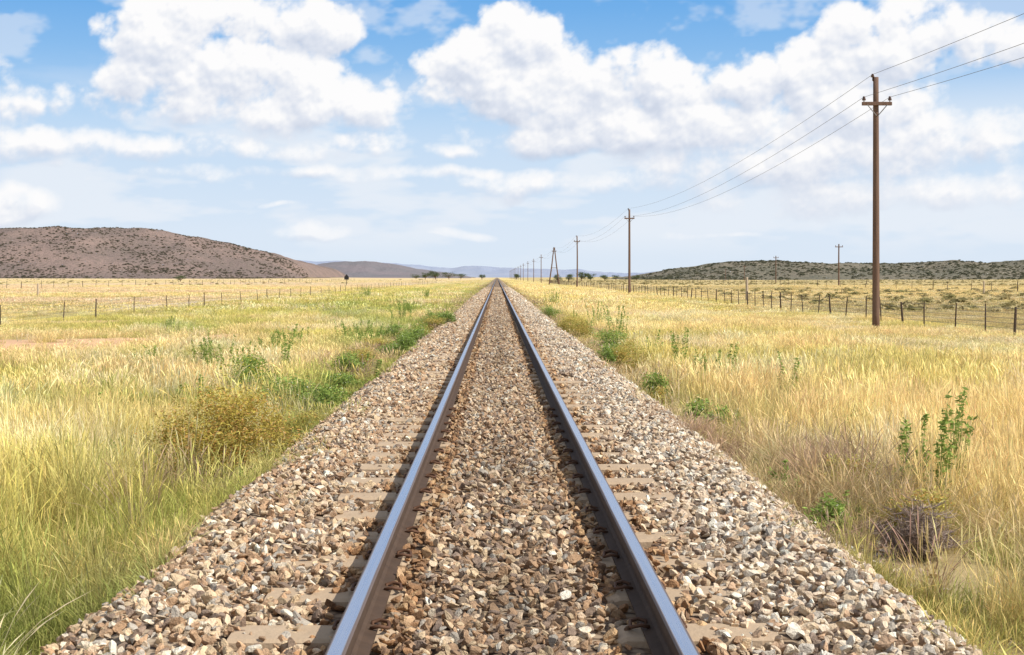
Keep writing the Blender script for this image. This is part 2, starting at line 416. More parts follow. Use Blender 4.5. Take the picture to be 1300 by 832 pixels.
# ---------------- grass
def tuft(name,nb,rad,h0,h1,w,lean,heads=.0,seed=0,shade0=.6):
    r=np.random.default_rng(seed); V=[];F=[];sh=[]
    for b in range(nb):
        a=r.uniform(0,6.283); rr=rad*math.sqrt(r.random()); bx_,by_=rr*math.cos(a),rr*math.sin(a)
        la=a+r.normal(0,.8); ln=abs(r.normal(lean,lean*.5)); h=r.uniform(h0,h1)
        wa=r.uniform(0,3.1416); wx,wy=math.cos(wa)*w/2,math.sin(wa)*w/2
        hd=r.random()<heads
        if hd: h*=1.25; ts=[0,.45,.72,.86,1]; ws=[.6,.5,.7,2.0,0]; 
        else: ts=[0,.35,.7,1]; ws=[.8,1,.7,0]
        o_=len(V); q=r.uniform(.7,1.25)
        for t,ww in zip(ts,ws):
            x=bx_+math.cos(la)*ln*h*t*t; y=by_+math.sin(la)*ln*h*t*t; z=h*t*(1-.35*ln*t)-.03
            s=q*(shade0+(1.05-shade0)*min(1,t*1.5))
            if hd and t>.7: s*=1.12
            if ww>0: V+=[(x-wx*ww,y-wy*ww,z),(x+wx*ww,y+wy*ww,z)]; sh+=[s,s]
            else: V.append((x,y,z)); sh.append(s)
        n=len(ts)
        for i in range(n-2): F.append((o_+2*i,o_+2*i+1,o_+2*i+3,o_+2*i+2))
        F.append((o_+2*(n-2),o_+2*(n-2)+1,o_+2*(n-1)))
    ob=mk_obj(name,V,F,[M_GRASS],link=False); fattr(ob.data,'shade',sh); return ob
def grass_set(pfx,mul,wm,radm):
    L=[]
    for k in range(4): L.append(tuft(pfx+'_%02d'%k,int(40*mul),.10*radm,.18,.46,.0034*wm,.3,.55,k))
    for k in range(3): L.append(tuft(pfx+'_%02d'%(4+k),int(42*mul),.12*radm,.10,.28,.0048*wm,.55,0,20+k))
    for k in range(3): L.append(tuft(pfx+'_%02d'%(7+k),int(50*mul),.10*radm,.2,.40,.0036*wm,.45,.6,40+k,.5))
    return L
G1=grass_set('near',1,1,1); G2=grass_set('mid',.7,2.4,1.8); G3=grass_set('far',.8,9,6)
def grass(name,y0,y1,dens,srcs,seed,hs=1.0,far=False,wide=.44):
    r=np.random.default_rng(seed)
    N=int(dens*(y1-y0)*2*(wide*y1+3)); x=r.uniform(-(wide*y1+3),(wide*y1+3),N); y=r.uniform(y0,y1,N)
    ax=np.abs(x); k=(ax<wide*y+2.5)
    ex=edge(x,y)
    k&=(ax>ex-.05+r.exponential(.08,N)-r.exponential(.14,N))|((ax>1.75)&(r.random(N)<.035))
    k&=r.random(N)>.95*red_soil(x,y); k&=r.random(N)>.93*pale_track(x,y)
    if not far:
        for (nm,kd,h_,w_,px,py,_,_) in PL:
            if nm in('bush','dead_bush'):
                dead=nm=='dead_bush'
                dd=np.hypot(x-px,(y-py+(.8 if dead else .35)*w_)*(.5 if dead else .7)); k&=~((dd<w_*(.75 if dead else .55))&(r.random(N)<(.93 if dead else .78)))
    x,y=x[k],y[k]; N=len(x); ax=np.abs(x); ex=ex[k]
    dv=ax-ex
    n=fbm(x,y,1.6,81,3); n2=fbm(x,y,5,83,3)
    t=r.random(N)
    vw=np.where(x>0,1.9,2.0)
    verge=sst(vw,.8,dv+(n-.5)*2.2)
    strip=sst(1.35,.6,dv+(n-.5)*1.4)
    brown=np.where(x>0,.72*sst(.36,.54,fbm(x,y,2.4,85,3))*sst(7,11,y)*strip,.40*sst(.48,.6,n2)*sst(9,18,y)*verge)
    green=np.where(x>0,.10+.62*verge+.30*sst(.54,.7,n2)*sst(30,10,y),.26+.32*sst(.45,.6,n)+.40*verge)
    idx=np.where(t<brown,2,np.where(r.random(N)<green,1,0))
    c=area_color(x,y)
    gc=np.where((x>0)[:,None],np.array([.54,.53,.16]),np.array([.47,.47,.12]))
    vc=np.where((x>0)[:,None],np.array([.38,.42,.11]),np.array([.35,.40,.10]))
    c=np.where((idx==1)[:,None],c*.3+.7*(gc+(vc-gc)*verge[:,None]),c)
    c=np.where(((idx==0)&(verge>.4))[:,None],c*np.array([.84,.85,.74]),c)
    bc=np.where((n>.52)[:,None],np.array([.42,.30,.205]),np.array([.54,.42,.23]))
    c=np.where((idx==2)[:,None],bc,c)
    bl=sst(.54,.70,fbm(x,y,2.4,91,3))[:,None]*(idx==0)[:,None]
    c=c*(1-bl*.55)+np.array([.88,.78,.56])*bl*.55
    c=c*(.76+.48*fbm(x,y,1.1,97,2))[:,None]
    c=np.clip(c*r.uniform(.82,1.2,(N,1))*(1+r.normal(0,.04,(N,3))),0,.92)
    h=hs*(.55+.9*n)*r.uniform(.7,1.3,N)
    h*=np.where(dv<.25,.55,1)
    h*=1-.45*sst(12,34,y)
    h*=1-.45*sst(9,13,x); h*=np.where(x>17,.75,1); h*=np.where(x<-15,.65,1)
    h*=1+.10*(idx==2)+.15*((x>3.5)&(x<10))
    wv=r.uniform(.8,1.3,N)*(.7+.3*h)
    vi=np.where(idx==0,r.integers(0,4,N),np.where(idx==1,4+r.integers(0,3,N),7+r.integers(0,3,N)))
    rot=np.zeros((N,3)); rot[:,2]=r.uniform(0,6.28,N); rot[:,:2]=r.normal(0,.1,(N,2))
    scl=np.stack([wv,wv,h],1)
    scatter(name,np.stack([x,y,terrain(x,y)],1),rot,scl,vi,c,srcs,label='dry golden and green grass tufts')
grass('grass_near',2.8,18,66,G1,1,1.0,wide=.44)
grass('grass_middle',18,70,16,G2,2,1.0)
grass('grass_distant',70,300,1.5,G3,3,1.0,True,wide=.42)
grass('grass_far',300,800,.09,G3,4,1.0,True,wide=.4)

# ---------------- plants
def leaf_mat(n,c): return leafy(n,False,c,.3)
M_L1=leaf_mat('weed_green',(.29,.39,.10)); M_L2=leaf_mat('olive_leaf',(.52,.47,.14)); M_L3=leaf_mat('dry_twig',(.40,.31,.22)); M_FLY=leaf_mat('yellow_flower',(.85,.66,.05)); M_FLW=leaf_mat('white_flower',(.85,.83,.72)); M_TREE=leaf_mat('tree_foliage',(.10,.13,.06)); M_OR=leaf_mat('rusty_flower',(.66,.38,.13)); M_GREY=leaf_mat('grey_twig',(.42,.33,.28)); M_LO=leaf_mat('orange_olive_leaf',(.50,.40,.09))
def quads_leaves(P,size,r):
    N=len(P); V=np.zeros((N*4,3))
    a=r.normal(size=(N,3)); a[:,2]*=.5; a/=np.linalg.norm(a,axis=1)[:,None]
    b=np.cross(a,r.normal(size=(N,3))); b/=np.linalg.norm(b,axis=1)[:,None]
    s=(size*r.uniform(.6,1.3,N))[:,None]
    V[0::4]=P-a*s; V[1::4]=P+b*s*.34; V[2::4]=P+a*s; V[3::4]=P-b*s*.34
    F=[(4*i,4*i+1,4*i+2,4*i+3) for i in range(N)]
    return V,F
def weed(name,kind,h,w,seed,x,y,label,cat='plant'):
    r=np.random.default_rng(seed); parts=[];mi=[];sh=[]
    def add(vf,m_,s): 
        parts.append(vf); mi.extend([m_]*len(vf[1])); sh.extend(np.broadcast_to(s,(len(vf[0]),)).tolist())
    if kind=='tall':
        mats=[M_L1,M_FLY]
        for s in range(max(6,int(w*12))):
            a=r.uniform(0,6.28); rr=r.uniform(0,w*.4); hh=h*r.uniform(.5,1); ln=r.uniform(.05,.28)
            t=np.linspace(0,1,7); P=np.stack([rr*math.cos(a)+math.cos(a)*ln*hh*t**1.5,rr*math.sin(a)+math.sin(a)*ln*hh*t**1.5,hh*t],1)
            add(sweep(P,.004*(1.2-t),4),0,.7)
            nl=int(62*hh/.6); tt=r.uniform(.12,1,nl); Q=np.stack([np.interp(tt,t,P[:,i]) for i in range(3)],1)+r.normal(0,1,(nl,3))*(.030*(1.3-tt))[:,None]
            add(quads_leaves(Q,.030,r),0,np.repeat(r.uniform(.6,1.3,nl),4))
    else:
        mats={'olive':[M_L2,M_L3,M_OR],'orange':[M_LO,M_L3,M_OR],'green':[M_L1,M_L3,M_FLW],'yellow':[M_L1,M_L3,M_FLY],'dead':[M_GREY,M_GREY,M_GREY]}[kind]
        nc=int(18+12*w)+(60 if kind=='dead' else 0)
        for s in range(nc):
            a=r.uniform(0,6.28); el=r.uniform(.15,1.5); R=r.uniform(.45,1.12)
            tip=np.array([math.cos(a)*math.cos(el)*w*.5*R,math.sin(a)*math.cos(el)*w*.5*R,h*math.sin(el)*R*.9+.05])
            t=np.linspace(0,1,5); P=tip[None,:]*t[:,None]; P[:,2]=tip[2]*t**.8
            add(sweep(P,(.003 if kind=='dead' else .005)*(1.15-t),4),1,.7)
            nl=int({'olive':270,'orange':380,'green':140,'yellow':150,'dead':0}[kind]*(w*h)**.5)
            if nl:
                Q=tip+r.normal(0,1,(nl,3))*np.array([w*.09,w*.09,h*.11]); Q[:,2]=np.maximum(Q[:,2],.02)
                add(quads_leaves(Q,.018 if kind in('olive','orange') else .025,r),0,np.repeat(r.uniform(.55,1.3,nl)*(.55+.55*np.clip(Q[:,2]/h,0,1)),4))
                nf=int(nl*{'olive':.25,'orange':.35,'green':.06,'yellow':.2}[kind]); Q2=tip+r.normal(0,1,(nf,3))*np.array([w*.10,w*.10,h*.07])+np.array([0,0,h*.06])
                add(quads_leaves(Q2,.014,r),2,1.0)
            else:
                for q in range(34):
                    b0=P[r.integers(1,5)]; d=r.normal(0,1,3)*np.array([w,w,h])*.09; d[2]=abs(d[2])
                    add(sweep(np.array([b0,b0+d*.5,b0+d+[0,0,.01]]),[.0026,.0022,.0012],3),1,r.uniform(.6,1.2))
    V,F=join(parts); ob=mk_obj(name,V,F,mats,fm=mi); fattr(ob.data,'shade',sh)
    ob.location=(x,y,float(terrain(x,y))-.02); tag(ob,label,cat)
    if name=='verge_weed': ob["group"]='weeds along the ballast edge'
    return ob
for i,(nm,kd,h_,w_,px,py,lb,ct) in enumerate(PL): weed(nm,kd,h_,w_,i+1,px,py,lb,ct)

# ---------------- poles
m,T,o=new_mat('weathered_pole_wood')
tc=T.node('ShaderNodeTexCoord'); mp=T.node('ShaderNodeMapping'); mp.inputs['Scale'].default_value=(14,14,.8); T.l.new(tc.outputs['Object'],mp.inputs[0])
n=T.noise(mp.outputs[0],1.5,6,.7)
pbsdf(T,o,T.mix(n,(.08,.048,.037),(.26,.165,.12)),.85,0,bump(T,n,.6,.02),spec=.15); M_WOOD=m
m,T,o=new_mat('dark_porcelain_insulator'); pbsdf(T,o,(.10,.055,.04),.25,0,spec=.5); M_INS=m
m,T,o=new_mat('galvanised_wire'); pbsdf(T,o,(.19,.18,.175),.6,.3); M_WIRE=m
TOPZ=CAMZ+7.28
def bent_pole(L,r0,r1,seed,n=10):
    r=np.random.default_rng(seed); t=np.linspace(0,1,12); z=t*L
    b=r.normal(0,.03,2); P=np.stack([b[0]*np.sin(t*3),b[1]*np.sin(t*2.5),z],1)
    P[0,:2]=0
    return sweep(P,r0+(r1-r0)*t,n)
insp=[(.012,-.10),(.012,0),(.045,.0),(.05,.02),(.034,.045),(.042,.06),(.03,.085),(.03,.11),(.016,.125)]
ATT=[]
polesY=[50.2+98*i for i in range(-1,16)]
PX=14.15
for i,y in enumerate(polesY):
    xb=PX+random.uniform(-.15,.15)
    if i==1: xb=CAMX+(1112-VX)/PXF*50.2
    zb=float(terrain(xb,y))
    top=TOPZ+random.uniform(-.15,.15)*(i!=1)
    h=top-zb
    ATT.append([(xb-.12,y,top+.10),(xb-.47,y-.13,top-.74),(xb+.47,y-.13,top-.74)])
    if i==0: continue
    e=bpy.data.objects.new('telephone_pole',None); COL.objects.link(e); e.location=(xb,y,zb)
    lab='tall brown wooden telephone pole with one crossarm'
    aframe=(i==4)
    if aframe: lab='wooden telephone pole braced as an a-frame'
    tag(e,lab,'telephone pole','wooden telephone poles along the railway')
    def part(nm,vf,mat,loc=(0,0,0),sm=False):
        o_=mk_obj(nm,vf[0],vf[1],[mat],smooth=sm); o_.parent=e; o_.location=loc; return o_
    if aframe:
        for s in(-1,1):
            part('pole_shaft',sweep([(s*1.3,0,-.3),(s*.6,0,h*.5),(s*.08,0,h)],[.17,.15,.12],8),M_WOOD)
        part('cross_brace',box(0,.0,h*.45,1.7,.12,.14,.01),M_WOOD)
    else:
        v,f=bent_pole(h+.3,.14,.1,i); v[:,2]-=.3
        part('pole_shaft',(v,f),M_WOOD,sm=True)
    part('crossarm',box(0,-.13,h-.98,1.08,.09,.13,.01),M_WOOD)
    if i<5:
        part('arm_brace',join([sweep([(s*.36,-.19,h-1.03),(s*.03,-.17,h-1.42)],.018,5) for s in(-1,1)]),M_WIRE)
        for sx_,zz,yy_ in((-.47,h-.86,-.13),(.47,h-.86,-.13)):
            part('insulator',lathe([(a*1.5,b*1.2) for a,b in insp],10),M_INS,(sx_,yy_,zz),True)
        part('top_pin',join([sweep([(0,0,h-.2),(-.12,0,h-.12),(-.12,0,h+.02)],.02,6),lathe([(a*1.5,b) for a,b in insp],8,(-.12,0,h))]),M_INS)
    else:
        part('insulator',join([lathe([(.05,-.1),(.06,.05),(.05,.1)],6,(sx_,-.13,h-.86)) for sx_ in(-.47,.47)]),M_INS)
for k in range(3):
    P=[]
    for i in range(len(ATT)-1):
        a=np.array(ATT[i][k]); b=np.array(ATT[i+1][k]); nseg=28 if i<2 else 10
        for j in range(nseg):
            t=j/nseg; p=a+(b-a)*t; p[2]-=4*(1.0+.12*k)*t*(1-t); P.append(p)
    P.append(np.array(ATT[-1][k])); P=np.array(P)
    v,f=sweep(P,.0072+P[:,1].clip(0,600)*.000004,5)
    ob=mk_obj('telephone_wire',v,f,[M_WIRE],smooth=True); tag(ob,'thin dark overhead wire sagging between wooden poles','wire','overhead wires between the poles')
for i,(px,top,base) in enumerate([(1065,310,362),(985,325,360),(945,337,359),(921,341,358)]):
    d=8.8*PXF/(base+1-top)*.98; x=CAMX+(px-VX)/PXF*d; zb=float(terrain(x,d)); zt=CAMZ+(VY-top)/PXF*d; h=zt-zb
    e=bpy.data.objects.new('telephone_pole',None); COL.objects.link(e); e.location=(x,d,zb)
    tag(e,'weathered pole on the open plain with short crossarm','telephone pole','poles of the line across the plain')
    v,f=bent_pole(h+.3,.17,.13,60+i,8); v[:,2]-=.3
    for nm,vf,mt in(('pole_shaft',(v,f),M_WOOD),('crossarm',box(0,-.16,h-.6,1.6,.12,.16,.02),M_WOOD),('insulator',join([lathe([(.06,-.1),(.07,.05),(.04,.15)],6,(s,-.16,h-.4)) for s in(-.7,.7)]),M_INS)):
        o_=mk_obj(nm,vf[0],vf[1],[mt]); o_.parent=e

# ---------------- fences
m,T,o=new_mat('dark_fence_post'); g=T.node('ShaderNodeNewGeometry'); n=T.noise(g.outputs['Position'],8,5,.7)
pbsdf(T,o,T.mix(n,(.04,.027,.02),(.13,.09,.065)),.85); M_POST=m
def fence(x,y0,y1,sp,label,h=1.22,seed=0,nw=5,rr=(.036,.062),bign=4,wr=.004):
    r=np.random.default_rng(seed); e=bpy.data.objects.new('wire_fence',None); COL.objects.link(e); e.location=(x,y0,float(terrain(x,y0)))
    tag(e,label,'fence','wire fences beside the railway')
    ys_=[]; y=y0
    while y<y1: ys_.append(y); y+=sp*r.uniform(.7,1.3)
    src=[]
    for q_ in range(5):
        hh=h*r.uniform(.88,1.04)
        big=q_>=3
        v,f=sweep([(0,0,-.2),(r.normal(0,.015),r.normal(0,.015),hh*.5),(0,0,hh)],[rr[int(big)],rr[int(big)]*.95,rr[int(big)]*.8],7); src.append(mk_obj('post',v,f,[M_POST],link=False).data)
    extra=[]
    for i,y in enumerate(ys_):
        z=float(terrain(x,y)); k=int(r.integers(3,5)) if i%bign==0 else int(r.integers(0,3))
        tl=(r.normal(0,.05),r.normal(0,.05),0)
        if i<98:
            p=bpy.data.objects.new('post',src[k]); COL.objects.link(p); p.parent=e
            p.location=(r.normal(0,.04),y-y0,z-e.location.z); p.rotation_euler=tl
        else:
            extra.append(sweep([(0,y-y0,z-e.location.z-.2),(0,y-y0,z-e.location.z+h*.5),(.02,y-y0,z-e.location.z+h)],.045,5))
    if extra:
        v,f=join(extra); q=mk_obj('distant_posts',v,f,[M_POST]); q.parent=e; q["kind"]='stuff'
    for k in range(nw):
        zz=h*(.25+.62*k/(nw-1))
        P=[(0,y-y0,float(terrain(x,y))-e.location.z+zz) for y in ys_]
        v,f=sweep(P,wr,4); q=mk_obj('fence_wire',v,f,[M_WIRE]); q.parent=e
fence(16.1,30,420,3.0,'wire fence with dark uneven posts in golden grass',1.02,1,rr=(.028,.046),wr=.006)
fence(-18.3,40,420,6.2,'wire fence with thin dark posts across dry grass',.92,2,rr=(.024,.034))
fence(-72,150,700,8,'distant wire fence on the pale plain',1.3,3,3)
fence(62,130,700,8,'distant wire fence on the olive plain',1.3,4,3)

def lonepost(px,top,base,w,label,seed,name='marker_post',cat='post',mat=None):
    hg=CAMZ+.9; d=hg*PXF/(base-VY); x=CAMX+(px-VX)/PXF*d; zb=float(terrain(x,d)); h=(VY-top)/PXF*d+CAMZ-zb
    v,f=sweep([(0,0,-.2),(.01,0,h*.5),(0,0,h-.03),(0,0,h)],[w,w*.95,w*.9,w*.55],8); o_=mk_obj(name,v,f,[mat or M_WOOD]); o_.location=(x,d,zb); tag(o_,label,cat)
m,T,o=new_mat('bleached_wood'); pbsdf(T,o,(.45,.36,.27),.85); M_BL=m
lonepost(948,352,386,.11,'thick pale strainer post by the fence',1,mat=M_BL)
lonepost(1249,357,377,.09,'short wooden post standing in the open plain',2,mat=M_BL)
lonepost(48,360,380,.10,'short weathered post at the farm fence',3,mat=M_BL)
d=300; x=CAMX+(440-VX)/PXF*d; zb=float(terrain(x,d)); e=bpy.data.objects.new('trackside_sign',None); COL.objects.link(e); e.location=(x,d,zb)
tag(e,'small dark board on a thin post in the grass','sign')
v,f=sweep([(0,0,-.2),(0,0,1.2),(0,0,2.2)],.07,6); q=mk_obj('sign_post',v,f,[M_POST]); q.parent=e
bm_v=[(-.5,-.1,1.3),(.5,-.1,1.3),(.5,-.1,1.9),(0,-.1,2.5),(-.5,-.1,1.9)]; bm_v+= [(a,b+.06,c) for a,b,c in bm_v]
bf=[(0,1,2,3,4),(9,8,7,6,5)]+[(i,(i+5),((i+1)%5)+5,(i+1)%5) for i in range(5)]
m,T,o=new_mat('black_board'); pbsdf(T,o,(.02,.02,.022),.6); q=mk_obj('sign_board',bm_v,bf,[m]); q.parent=e

# ---------------- hills
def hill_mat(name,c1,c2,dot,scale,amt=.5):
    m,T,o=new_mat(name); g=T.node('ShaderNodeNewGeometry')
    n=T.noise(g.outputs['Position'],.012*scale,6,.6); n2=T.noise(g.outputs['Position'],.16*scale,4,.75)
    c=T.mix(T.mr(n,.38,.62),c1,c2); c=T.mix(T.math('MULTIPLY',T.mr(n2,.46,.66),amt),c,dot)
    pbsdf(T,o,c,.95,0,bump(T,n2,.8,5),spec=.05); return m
def hill(name,pxs,pys,D,front,back,mat,label,base=-2,nz=6.0,seed=0,dens=0):
    xp=CAMX+(np.array(pxs)-VX)/PXF*D; hp=CAMZ+(VY-np.array(pys,float))/PXF*D
    xs_=np.linspace(xp[0],xp[-1],300); H=np.interp(xs_,xp,hp); 
    H=np.convolve(np.pad(H,2,'edge'),np.ones(5)/5,'valid')
    H=H+(fbm(xs_,xs_*0+seed,D*.016,seed+2,4)-.5)*D*.0026*np.clip((H-base)/10,0,1)
    ts=np.linspace(-front,back,70)
    X,Tt=np.meshgrid(xs_,ts); Hh=np.broadcast_to(H,X.shape)
    cs=np.where(Tt<0,1-sst(0,1,-Tt/front)**.8,1-.35*sst(0,1,Tt/back))
    gul=(fbm(X,Tt*.4+D,front*.26,seed,4)-.5)
    Zz=base+(Hh-base)*cs+np.clip((Hh-base)/12,0,1)*(gul*nz*7*cs*(1-cs)+ (fbm(X,Tt+D,front*.08,seed+5,3)-.5)*nz*.4*cs)
    Zz=np.where(Tt<=-front+1,base-3,Zz)
    V=np.stack([X.ravel(),(Tt+D).ravel(),Zz.ravel()],1); nx=len(xs_)
    ii=(np.arange(69)[:,None]*nx+np.arange(nx-1)[None,:]).ravel()
    ob=mk_obj(name,V,np.stack([ii,ii+1,ii+1+nx,ii+nx],1),[mat],smooth=True); tag(ob,label,kind='structure')
    if dens:
        r=np.random.default_rng(seed); fi=r.integers(0,len(ii),dens); q=ii[fi]; a=r.random((dens,2))
        P=V[q]*(1-a[:,:1])*(1-a[:,1:])+V[q+1]*a[:,:1]*(1-a[:,1:])+V[q+nx]*(1-a[:,:1])*a[:,1:]+V[q+nx+1]*a[:,:1]*a[:,1:]
        k=(P[:,1]<D+20)&(P[:,2]>base+.2)&(fbm(P[:,0],P[:,1],45,seed+3,4)*1.3+r.random(dens)*.6>.94); return P[k]
    return None
mh1=hill_mat('brown_stony_hill',(.29,.21,.18),(.215,.165,.145),(.15,.13,.105),1,.65)
mh2=hill_mat('scrub_ridge',(.25,.215,.16),(.19,.175,.13),(.13,.135,.10),1.5,.5)
mh3=hill_mat('far_mountain_haze_blue',(.28,.32,.42),(.32,.35,.43),(.26,.30,.39),.3,.4)  # pale blue base colours stand in for aerial haze over the mountains
mh4=hill_mat('low_purple_ridge',(.24,.205,.215),(.205,.19,.20),(.155,.16,.165),.8,.5)
S1=hill('hill',[-400,-200,-60,0,40,100,150,196,215,240,262,300,338,348,368,382,392],[298,294,290,291,290,290,290,292,297,299,303,312,320,324,333,342,354],1800,420,500,mh1,'long flat topped brown stony hill dotted with shrubs',nz=14,seed=3,dens=38000)
hill('hill',[330,385,410,440,470,500,530,560,600],[350,340,334,332,333,337,341,346,352],2900,500,500,mh4,'low purple brown ridge behind the plain',nz=12,seed=8)
hill('hill',[180,380,440,480,520,560,600,650,690,735,755,790,830,900,1000],[350,331,332,334,336,339,338,341,343,341,345,348,346,344,350],6500,900,800,mh3,'distant mountain range with pale blue haze in its colour',nz=20,seed=9)
S2=hill('hill',[790,815,830,870,900,930,960,1000,1050,1100,1150,1200,1250,1300,1400,1600],[355,351,347,340,336,333,332,332,335,335,334,332,334,331,333,336],1150,230,200,mh2,'low scrub covered ridge beyond the plain',nz=6,seed=12,dens=16000)
def shrub_src(i):
    r=np.random.default_rng(i+900); P=r.normal(0,1,(36,3)); P/=np.linalg.norm(P,axis=1)[:,None]; P*=r.uniform(.4,1,(36,1)); P[:,2]=abs(P[:,2])*.8
    v,f=quads_leaves(P,.55,r); v[:,2]=np.maximum(v[:,2],-.1); ob=mk_obj('shrub_src_%d'%i,v,f,[M_GRASS],link=False); fattr(ob.data,'shade',np.repeat(r.uniform(.7,1.3,36),4)); return ob
SS=[shrub_src(i) for i in range(5)]
def shr(name,P,s0,s1,c0,c1,seed,label):
    r=np.random.default_rng(seed); N=len(P); s=r.uniform(s0,s1,N)*np.where(r.random(N)<.1,1.5,1); t=r.random((N,1))
    c=np.array(c0)*(1-t)+np.array(c1)*t
    rot=np.zeros((N,3)); rot[:,2]=r.uniform(0,6.28,N)
    scatter(name,P,rot,np.stack([s,s,s*.75],1),r.integers(0,5,N),c,SS,label=label)
shr('hill_shrubs',S1,.6,1.7,(.13,.125,.09),(.215,.18,.135),1,'dark shrubs dotted over a stony hillside')
shr('ridge_shrubs',S2,.5,1.4,(.11,.12,.08),(.20,.185,.12),2,'dark green scrub covering a low ridge')
r=np.random.default_rng(5); N=5000; yy_=r.uniform(70,1000,N)**1.0; xx_=r.uniform(.03,.5,N)*yy_; k=(xx_>22)&(fbm(xx_,yy_,60,5,3)>.42); xx_,yy_=xx_[k],yy_[k]
shr('plain_scrub',np.stack([xx_,yy_,terrain(xx_,yy_)],1),.2,.5,(.30,.27,.12),(.46,.38,.2),3,'low olive scrub on the open plain')
N=900; yy_=r.uniform(250,1300,N); xx_=-r.uniform(.03,.5,N)*yy_; k=(xx_<-30)&(fbm(xx_,yy_,80,6,3)>.5); xx_,yy_=xx_[k],yy_[k]
shr('plain_scrub_patches',np.stack([xx_,yy_,terrain(xx_,yy_)],1),.25,.6,(.32,.28,.14),(.5,.4,.22),4,'low scrub patches on the pale plain')

# ---------------- trees
def tree(px,d,h,w,seed,label):
    r=np.random.default_rng(seed); x=CAMX+(px-VX)/PXF*d; zb=float(terrain(x,d))
    e=bpy.data.objects.new('tree',None); COL.objects.link(e); e.location=(x,d,zb); tag(e,label,'tree','trees on the distant plain')
    parts=[sweep([(0,0,-.2),(.05*h*r.normal(),0,h*.25),(.05*h*r.normal(),0,h*.55)],[.05*h,.04*h,.02*h],7)]
    P=[]
    for c in range(11):
        a=r.uniform(0,6.28); rr=w*.36*math.sqrt(r.random()); cc=np.array([rr*math.cos(a),rr*math.sin(a),h*r.uniform(.35,.85)])
        parts.append(sweep([(0,0,h*.22),cc*.6+[0,0,h*.05],cc],[.022*h,.015*h,.006*h],5))
        P.append(cc+r.normal(0,1,(130,3))*np.array([w*.11,w*.11,h*.085]))
    v,f=join(parts); q=mk_obj('trunk',v,f,[M_WOOD]); q.parent=e
    v,f=quads_leaves(np.vstack(P),.05*h,r); q=mk_obj('crown',v,f,[M_TREE]); fattr(q.data,'shade',np.repeat(r.uniform(.6,1.4,len(v)//4),4)); q.parent=e
for i,(px,d,h,w) in enumerate([(738,620,4.4,6.5),(750,640,4.0,6),(768,700,3.6,6),(722,600,3.4,5),(782,760,3,6),(708,560,3,4),(540,1100,6,10),(553,1050,7,11),(570,1150,6,14),(585,1200,5,12),(528,1150,4.5,10),(229,520,2.6,5),(655,900,4,6),(612,1000,4,6),(808,900,3.5,6)]):
    tree(px,d,h,w,70+i,'small dark green rounded tree on the plain')

# ---------------- sky backdrop: clouds held as amount + light on a fine curved sheet
BL=[(215,62,72,52,1),(285,25,95,36,1),(390,40,68,34,1),(175,105,50,34,.95),(270,100,95,52,1.05),(395,105,85,42,1),(475,145,50,30,1),(320,145,165,32,1.0),
(50,125,80,20,.7),(150,185,190,20,.8),(350,185,160,22,.8),(20,190,60,16,.65),
(608,78,54,46,1.05),(665,48,58,40,1.05),(590,120,50,34,1),(690,115,105,58,1.1),(790,100,75,38,1.05),(860,115,80,36,1.05),(945,108,70,36,1),(1030,100,66,46,1),(1095,70,66,52,1.1),(1165,40,70,34,1),(1260,62,76,30,.9),
(1075,140,115,42,1.05),(1200,182,130,38,.95),(860,165,200,34,1.05),(700,172,120,26,.95),(1010,205,230,38,.9),(568,192,42,12,.8),(520,222,140,10,.6),(760,236,170,20,.76),(1130,245,200,30,.76),(290,220,170,11,.62),
(15,258,62,26,1.5),(-30,262,60,26,1.5),(358,264,26,4,.75),(405,294,50,8,.7),(585,297,32,6,.75),(560,300,18,3,.6),(860,299,50,6,.65),(930,297,30,5,.7),(100,205,60,8,.58),
(-150,120,140,60,1),(1480,130,150,70,1),(-350,200,150,30,.9),(1700,180,150,50,1),(300,-160,200,60,1),(900,-200,260,70,1),(-400,-60,200,70,1),(1700,-100,200,70,1)]
UC=np.array([[math.atan((b[0]-VX)/PXF)*17.5,math.atan((VY-b[1])/math.hypot(PXF,b[0]-VX))*17.5,b[2]/100,b[3]/100,b[4]] for b in BL])
def blobs(u,v):
    wx=(fbm(u,v,.9,301,3)-.5)*.5; wy=(fbm(u,v,.9,321,3)-.5)*.32
    u=u+wx; v=v+wy
    A=np.full(u.shape,-3.); num=0;den=0
    for cu,cv,ru,rv,w in UC:
        dv=(v-cv); rr=np.where(dv>0,rv,rv*.9)
        q=((u-cu)/ru)**2+(dv/rr)**2
        f=w*(1-q*.62)*.9
        A=np.maximum(A,f); e=np.exp(np.clip(f,-3,2)*5); num=num+e*(dv/rv); den=den+e
    return A,num/den
def cfield(u,v):
    A,rel=blobs(u,v)
    p=puff(u,v,.62,11,4)-.56
    f=fbm(u,v*1.25,.55,71,6,.6)-.5
    w=.25+.75*sst(1.0,2.3,v)
    return np.minimum(A,.9)+1.25*p*w+1.4*f-.08, rel
us=np.concatenate([np.linspace(-12,-7.6,90,endpoint=False),np.arange(-7.6,7.6,.018),np.linspace(7.6,12,90)])
vs=np.concatenate([[-.35,-.15],np.arange(-.02,3.9,.018),np.linspace(3.92,6.5,60)])
U,Vv=np.meshgrid(us,vs)
F0,rel=cfield(U,Vv); F1,_=cfield(U+.03,Vv+.06); F2,_=cfield(U+.09,Vv+.22)
lit=.74+.46*np.clip(F0-F1,-.5,.5)+.36*np.clip(F0-F2,-1,1)+.16*np.clip(rel,-1.5,.9)
lit=lit+.08*(1-sst(.1,.9,F0))+.12*(fbm(U,Vv,1.1,555,3)-.5)*2
lit=np.clip(lit,0,1)
veil=np.maximum(sst(.40,.64,fbm(U*.45,Vv*1.7,.8,401,5,.58))*.9,.38)*sst(.05,.6,Vv)*sst(2.9,1.5,Vv)
